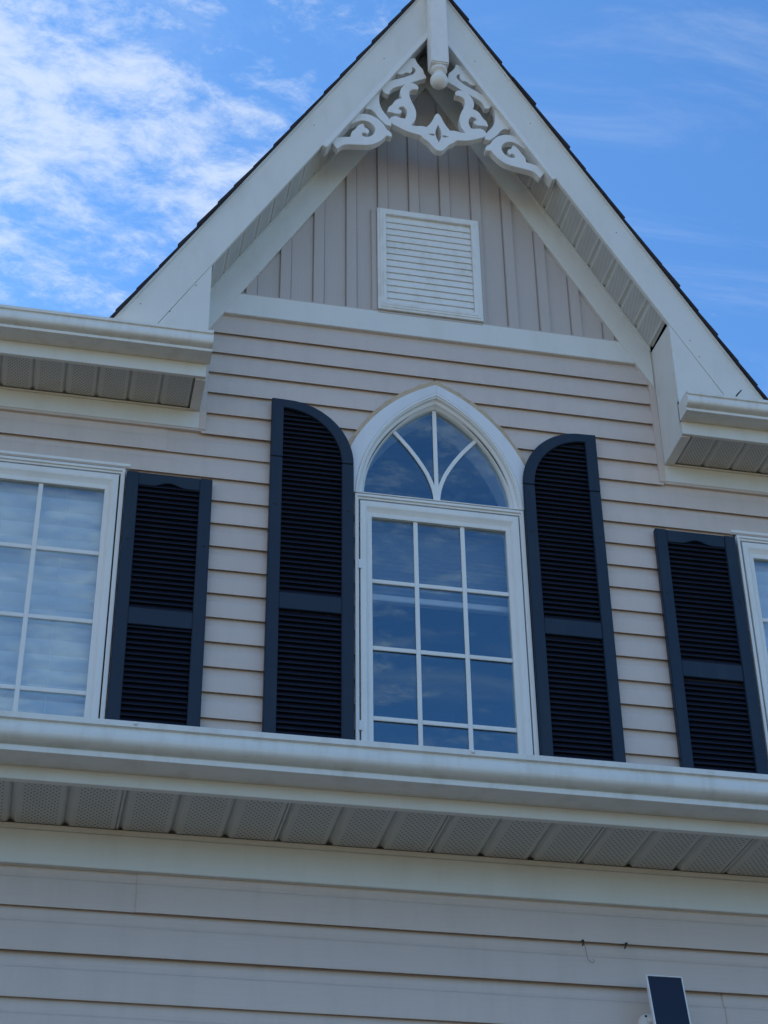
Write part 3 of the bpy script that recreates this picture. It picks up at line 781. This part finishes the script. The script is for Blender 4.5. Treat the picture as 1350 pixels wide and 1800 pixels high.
for s in ((VX0 - 0.026, VX0 - 0.001), (VX1 + 0.001, VX1 + 0.022)):
    vl('side_channel', dbox(s[0], s[1], 0.003, 0.021, VZ0 - 0.002, VZ1 + 0.002, 'side_channel', 'siding_v', 0.002))
vl('sill_channel', dbox(VX0, VX1, 0.003, 0.025, VZ0 - 0.017, VZ0 - 0.003, 'sill_channel', 'siding_v', 0.002))
vsl = extrude_profile([(0.0140, 0.046), (0.0158, 0.046), (0.0232, 0.004), (0.0232, 0.0008), (0.0220, 0.0), (0.0188, 0.0), (0.0135, 0.040)], VX0 + 0.043, VX1 - 0.043, 'slat', 'vent')
for k in range(14):
    o = link('slat', vsl, vent); o.matrix_local = voff @ Matrix.Translation((0, -0.0105, VZ0 + 0.034 + k * 0.0400))

# --- scrollwork in the gable peak
orn = empty('gable_scrollwork', house, (0, -0.24, 8.0), 'white carved scrollwork hanging in the gable peak')
ooff = Matrix.Translation((0, 0.24, -8.0))
def ol(nm, me): o = link(nm, me, orn); o.matrix_local = ooff; return o
TOP = [(-0.165, 8.49), (-0.137, 8.509), (-0.12, 8.524), (-0.105, 8.525), (-0.1, 8.501), (-0.083, 8.473), (-0.065, 8.451), (-0.062, 8.423), (-0.051, 8.404), (-0.052, 8.391), (-0.085, 8.374), (-0.114, 8.352), (-0.152, 8.33), (-0.181, 8.312), (-0.219, 8.29), (-0.238, 8.266), (-0.243, 8.24), (-0.258, 8.237), (-0.275, 8.252), (-0.28, 8.275), (-0.277, 8.31), (-0.246, 8.33), (-0.208, 8.351), (-0.161, 8.378), (-0.132, 8.397), (-0.112, 8.418), (-0.104, 8.437), (-0.109, 8.452), (-0.123, 8.457), (-0.121, 8.432), (-0.135, 8.41), (-0.155, 8.414), (-0.177, 8.391), (-0.202, 8.392), (-0.206, 8.42)]
STR = [(-0.289, 8.29), (-0.295, 8.203), (-0.292, 8.152), (-0.275, 8.11), (-0.246, 8.07), (-0.232, 8.03), (-0.241, 8.018), (-0.264, 8.022), (-0.287, 8.049), (-0.303, 8.069), (-0.317, 8.095), (-0.337, 8.114), (-0.366, 8.11), (-0.356, 8.136), (-0.342, 8.156), (-0.355, 8.18)]
LOW = [(-0.472, 7.98), (-0.440, 8.030), (-0.398, 8.068), (-0.361, 8.077), (-0.324, 8.068), (-0.296, 8.048), (-0.274, 8.021), (-0.259, 7.989), (-0.241, 7.977), (-0.232, 7.954), (-0.238, 7.942), (-0.26, 7.948), (-0.279, 7.919), (-0.307, 7.889), (-0.344, 7.866), (-0.407, 7.857), (-0.462, 7.849), (-0.484, 7.835), (-0.503, 7.809), (-0.52, 7.834), (-0.532, 7.862), (-0.507, 7.885), (-0.471, 7.897), (-0.438, 7.903), (-0.435, 7.937), (-0.416, 7.958), (-0.402, 7.989), (-0.376, 8.008), (-0.368, 7.98), (-0.351, 7.974), (-0.345, 7.956), (-0.356, 7.937), (-0.367, 7.947), (-0.383, 7.939), (-0.38, 7.921), (-0.357, 7.918), (-0.33, 7.934), (-0.315, 7.969), (-0.32, 7.998), (-0.343, 8.022), (-0.375, 8.029), (-0.407, 8.015), (-0.439, 7.987)]
CEN = [(0.0, 8.153), (-0.014, 8.139), (-0.028, 8.096), (-0.048, 8.061), (-0.06, 8.045), (-0.083, 8.05), (-0.111, 8.042), (-0.138, 8.044), (-0.127, 8.058), (-0.114, 8.085), (-0.108, 8.125), (-0.113, 8.163), (-0.127, 8.199), (-0.14, 8.235), (-0.142, 8.271), (-0.134, 8.289), (-0.113, 8.299), (-0.096, 8.299), (-0.092, 8.321), (-0.112, 8.341), (-0.15, 8.337), (-0.176, 8.306), (-0.189, 8.271), (-0.188, 8.238), (-0.18, 8.219), (-0.194, 8.217), (-0.215, 8.2), (-0.23, 8.165), (-0.248, 8.148), (-0.256, 8.111), (-0.231, 8.112), (-0.208, 8.107), (-0.189, 8.112), (-0.18, 8.133), (-0.199, 8.144), (-0.193, 8.159), (-0.172, 8.164), (-0.158, 8.147), (-0.155, 8.115), (-0.166, 8.082), (-0.189, 8.083), (-0.216, 8.093), (-0.24, 8.076), (-0.248, 8.053), (-0.232, 8.035), (-0.209, 8.022), (-0.163, 7.998), (-0.122, 7.988), (-0.089, 7.984), (-0.076, 7.964), (-0.049, 7.946), (-0.035, 7.922), (-0.018, 7.9), (0.0, 7.895)]
HV = [(0.0, 8.073), (-0.016, 8.029), (-0.0145, 7.994), (0.0, 7.952), (0.0145, 7.994), (0.016, 8.029)]
HH = [(-0.018, 7.997), (-0.031, 7.992), (-0.052, 8.000), (-0.031, 8.006), (-0.0185, 8.003)]
def chaikin(pts):
    """round the gentle bends of an outline and keep its cusps"""
    o = []; n = len(pts)
    for i in range(n):
        p, q, r = pts[i - 1], pts[i], pts[(i + 1) % n]
        a1 = math.atan2(q[1] - p[1], q[0] - p[0]); a2 = math.atan2(r[1] - q[1], r[0] - q[0])
        turn = abs((a2 - a1 + math.pi) % (2 * math.pi) - math.pi)
        k = 0.10 if turn > R(62) else 0.27
        o += [(q[0] + (p[0] - q[0]) * k, q[1] + (p[1] - q[1]) * k), (q[0] + (r[0] - q[0]) * k, q[1] + (r[1] - q[1]) * k)]
    return o
mir = lambda p: [(-x, z) for x, z in p]
OD0, OD1 = 0.213, 0.250
ol('fretwork_band', prism([chaikin(CEN + mir(CEN[-2:0:-1])), chaikin(HV), HH, mir(HH)], OD0, OD1, 'fretwork_band', 'ornament', None, 0.0015))
for s, f in ((-1, lambda p: p), (1, mir)):
    ol('top_scroll', prism([chaikin(f(TOP))], OD0 + 0.002, OD1 - 0.002, 'top_scroll', 'ornament', None, 0.0015))
    ol('leaf_strut', prism([chaikin(f(STR))], OD0 + 0.001, OD1 - 0.001, 'leaf_strut', 'ornament', None, 0.0015))
    ol('side_scroll', prism([chaikin(f(LOW))], OD0, OD1 + 0.0005, 'side_scroll', 'ornament', None, 0.0015))
    # mounting strip along the lower edge of the fascia
    a, b = 0.035, 0.581
    poly = [(s * a, fl(a) + 0.002), (s * b, fl(b) + 0.002), (s * (b - 0.026 * S60), fl(b) + 0.002 - 0.026 * C60), (s * a, fl(a) - 0.050)]
    ol('mounting_strip', prism([poly], 0.206, EAVE + 0.007, 'mounting_strip', 'ornament', None, 0.0015))

# --- pendant at the peak
pend = empty('pendant', house, (0, -0.298, 8.30), 'square white post with turned ball hanging from the peak')
bm = bmesh.new()
bmesh.ops.create_cube(bm, size=1)
for v in bm.verts: v.co = Vector((v.co.x * 0.090, v.co.y * 0.090, v.co.z * 1.05 + 0.525 + 0.118))
bmesh.ops.bevel(bm, geom=bm.edges[:], offset=0.006, segments=2, affect='EDGES')
link('post', finish(bm, 'post', 'ornament'), pend)
link('collar', lathe([(0.0, 0.12), (0.030, 0.120), (0.032, 0.112), (0.041, 0.106), (0.043, 0.098), (0.039, 0.090), (0.026, 0.085), (0.022, 0.078), (0.024, 0.070)], 'collar', 'ornament', 28), pend)
link('ball', lathe([(0.0, -0.0145)] + [(0.0445 * math.sin(math.pi * k / 16), 0.030 - 0.0445 * math.cos(math.pi * k / 16)) for k in range(1, 15)] + [(0.024, 0.072)], 'ball', 'ornament', 28), pend)

# ------------------------------------------------------------------ projecting lower storey
lw = link('lower_wall', box(-4.2, 4.2, -DL + 0.004, -DL + 0.16, 0.0, 3.52, 'lower_wall', 'backing'), house, 'lower front wall with taupe lap siding below the eave')
LZ = 3.2590
for k in range(-1, 26):
    zb = LZ - k * EXPO
    if zb < 0.3: break
    cut = -1.325 if k in (-1, 0) else None
    if k in (1,): cut = None
    if k == 2: cut = 0.207
    if k in (-1, 0): cut = -1.331 + (k + 1) * 0.004
    if cut is None: siding_plank(lw, zb, -4.2, 4.2, d=DL)
    elif k == 2:
        siding_plank(lw, zb, cut, 4.2, d=DL); siding_plank(lw, zb, -4.2, cut + 0.02, d=DL - 0.0030)
    else:
        siding_plank(lw, zb, cut, 4.2, d=DL); siding_plank(lw, zb, -4.2, cut + 0.02, d=DL - 0.0030)
LE = 0.300
link('frieze_board', dbox(-4.2, 4.2, DL, DL + 0.0215, 3.366, 3.4565, 'frieze_board', 'trim', 0.0012), house)
ls = link('lower_soffit', dbox(-4.3, 4.3, DL, DL + LE - 0.02, 3.484, 3.497, 'lower_soffit', 'trim'), house, 'perforated soffit of the lower eave')
low_mesh = pan_mesh(LE - 0.02 - 0.0312, 'soffit')
X_SEAM = -0.573
for k in range(-26, 32):
    link('soffit_panel', low_mesh, ls, None, Matrix.Translation((X_SEAM + k * PAN, -DL - 0.0312, 3.4695)))
for k in range(-8, 10):   # seams between the sheets of three ribs: a thin lip
    xs = X_SEAM + k * 3 * PAN
    link('seam_lip', dbox(xs - 0.0055, xs - 0.0005, DL + 0.034, DL + LE - 0.02, 3.4698, 3.4815, 'seam_lip', 'soffit'), ls)
link('wall_channel', dbox(-4.3, 4.3, DL, DL + 0.030, 3.4565, 3.4690, 'wall_channel', 'trim', 0.0015), ls)
link('lower_fascia', dbox(-4.3, 4.3, DL + LE - 0.019, DL + LE, 3.463, 3.60, 'lower_fascia', 'trim', 0.001), house)
lg = gutter(-4.3, 4.3, DL + LE + 0.001, 3.497, 0.0862, 0.116, 'long white gutter across the lower eave', [(-4.3, -1), (4.3, 1)])
for xr, dz in ((-1.384, 0), (-0.549, 0), (0.29, 0), (-2.22, 0)):
    me = lathe([(0.0, 0.0042), (0.0030, 0.0036), (0.0048, 0.0018), (0.0052, 0.0)], 'gutter_screw', 'gutter', 12, 'y')
    o = link('gutter_screw', me, lg); o.location = (xr, -(DL + LE + 0.001 + 0.1142), 3.5770)
# porch roof between the gutter and the upper wall
bm = bmesh.new()
pr = [(-DL - LE - 0.03, 3.600), (-0.004, 4.30), (-0.004, 4.20), (-DL - LE + 0.02, 3.53)]
A_ = [bm.verts.new((-4.35, y, z)) for y, z in pr]; B_ = [bm.verts.new((4.35, y, z)) for y, z in pr]
for i in range(4): bm.faces.new((A_[i], B_[i], B_[(i + 1) % 4], A_[(i + 1) % 4]))
bm.faces.new(A_); bm.faces.new(B_[::-1])
link('lower_roof', finish(bm, 'lower_roof', 'shingle'), house)
for s in (-1, 1):
    link('side_wall', box(min(s*4.05, s*4.2), max(s*4.05, s*4.2), -DL + 0.161, 0.0, 0.0, 3.55, 'side_wall', 'siding'), body)
    link('side_wall', box(min(s*4.05, s*4.2), max(s*4.05, s*4.2), 0.0001, 0.17, 0.0, 4.0, 'side_wall', 'siding'), body)

# ------------------------------------------------------------------ small things
# solar panel on its wall mount
spn = empty('solar_panel', None, (0.03, -DL - 0.016, 3.045), 'small dark solar panel in a white frame on the lower wall', 'solar panel')
tilt = R(12)
PW, PH = 0.0975, 0.175
pm = Matrix.Translation((-0.0095, -0.088, 0.025)) @ Matrix.Rotation(-tilt, 4, 'X')
pm2 = pm
def spl(nm, me): o = link(nm, me, spn); o.matrix_local = pm2; return o
def r2(i): return rect(-PW / 2 + i, PW / 2 - i, -PH / 2 + i, PH / 2 - i)
spl('frame', loft([(r2(0.001), -0.012), (r2(0.0), -0.011), (r2(0.0), -0.001), (r2(0.0006), 0.0), (r2(0.0034), 0.0), (r2(0.0036), -0.0012), (r2(0.0036), -0.006)], 'frame', 'plastic', 30))
spl('cell_sheet', dbox(-PW / 2 + 0.003, PW / 2 - 0.003, -0.006, -0.0016, -PH / 2 + 0.003, PH / 2 - 0.003, 'cell_sheet', 'solar'))
spl('back_plate', dbox(-PW / 2 + 0.0015, PW / 2 - 0.0015, -0.0118, -0.0065, -PH / 2 + 0.0015, PH / 2 - 0.0015, 'back_plate', 'plastic'))
link('mount_base', lathe([(0.0, 0.022), (0.010, 0.0215), (0.018, 0.018), (0.023, 0.011), (0.0245, 0.003), (0.0245, -0.002)], 'mount_base', 'plastic', 28, 'y'), spn, None, Matrix.Translation((-0.040, 0, 0.007)))
link('mount_screw', lathe([(0.0, 0.002), (0.003, 0.0018), (0.0034, 0.0)], 'mount_screw', 'dark', 10, 'y'), spn, None, Matrix.Translation((-0.0500, -0.0185, 0.019)))
link('mount_arm', tube([(-0.040, -0.02, 0.007), (-0.033, -0.045, 0.010), (-0.020, -0.065, 0.018), (-0.0095, -0.074, 0.025)], [0.009, 0.007, 0.007, 0.009], 'mount_arm', 'plastic', 12), spn)
# hooks left in the siding
def hook(x, z, label, curl):
    h = empty('metal_hook', None, (x, -DL - 0.013, z), label, 'hook', 'hooks in the lower siding')
    link('shank', tube([(0, 0.006, 0.006), (0, -0.010, 0.004), (-0.001, -0.017, 0.0)], 0.0026, 'shank', 'iron'), h)
    link('tip', tube([(-0.001, -0.017, 0.0), (-0.002 - curl, -0.019, -0.005), (-0.003 - curl, -0.017, -0.010), (-0.002 - curl * 1.5, -0.012, -0.012)], [0.0026, 0.0024, 0.0022, 0.0016], 'tip', 'iron'), h)
    return h
hook(-0.169, 3.2555, 'dark metal hook above the dangling wire under the siding lap', 0.0)
hook(-0.051, 3.2555, 'dark metal hook in the siding lap nearer the solar panel', 0.003)
wire = link('wire', tube([(-0.171, -DL - 0.033, 3.250), (-0.166, -DL - 0.030, 3.238), (-0.163, -DL - 0.026, 3.224), (-0.160, -DL - 0.024, 3.211), (-0.152, -DL - 0.022, 3.203), (-0.144, -DL - 0.022, 3.202), (-0.141, -DL - 0.022, 3.207), (-0.145, -DL - 0.022, 3.211)], 0.0006, 'wire', 'wire', 6))
tag(wire, 'thin wire dangling from the left hook on the lower siding', 'wire')
tw_ = link('twig', tube([(1.285, -0.345, 6.470), (1.302, -0.350, 6.497), (1.318, -0.356, 6.520), (1.336, -0.362, 6.541)], [0.0042, 0.0038, 0.0036, 0.0030], 'twig', 'iron', 7))
tag(tw_, 'dark thin twig sticking up out of the right gutter', 'twig')
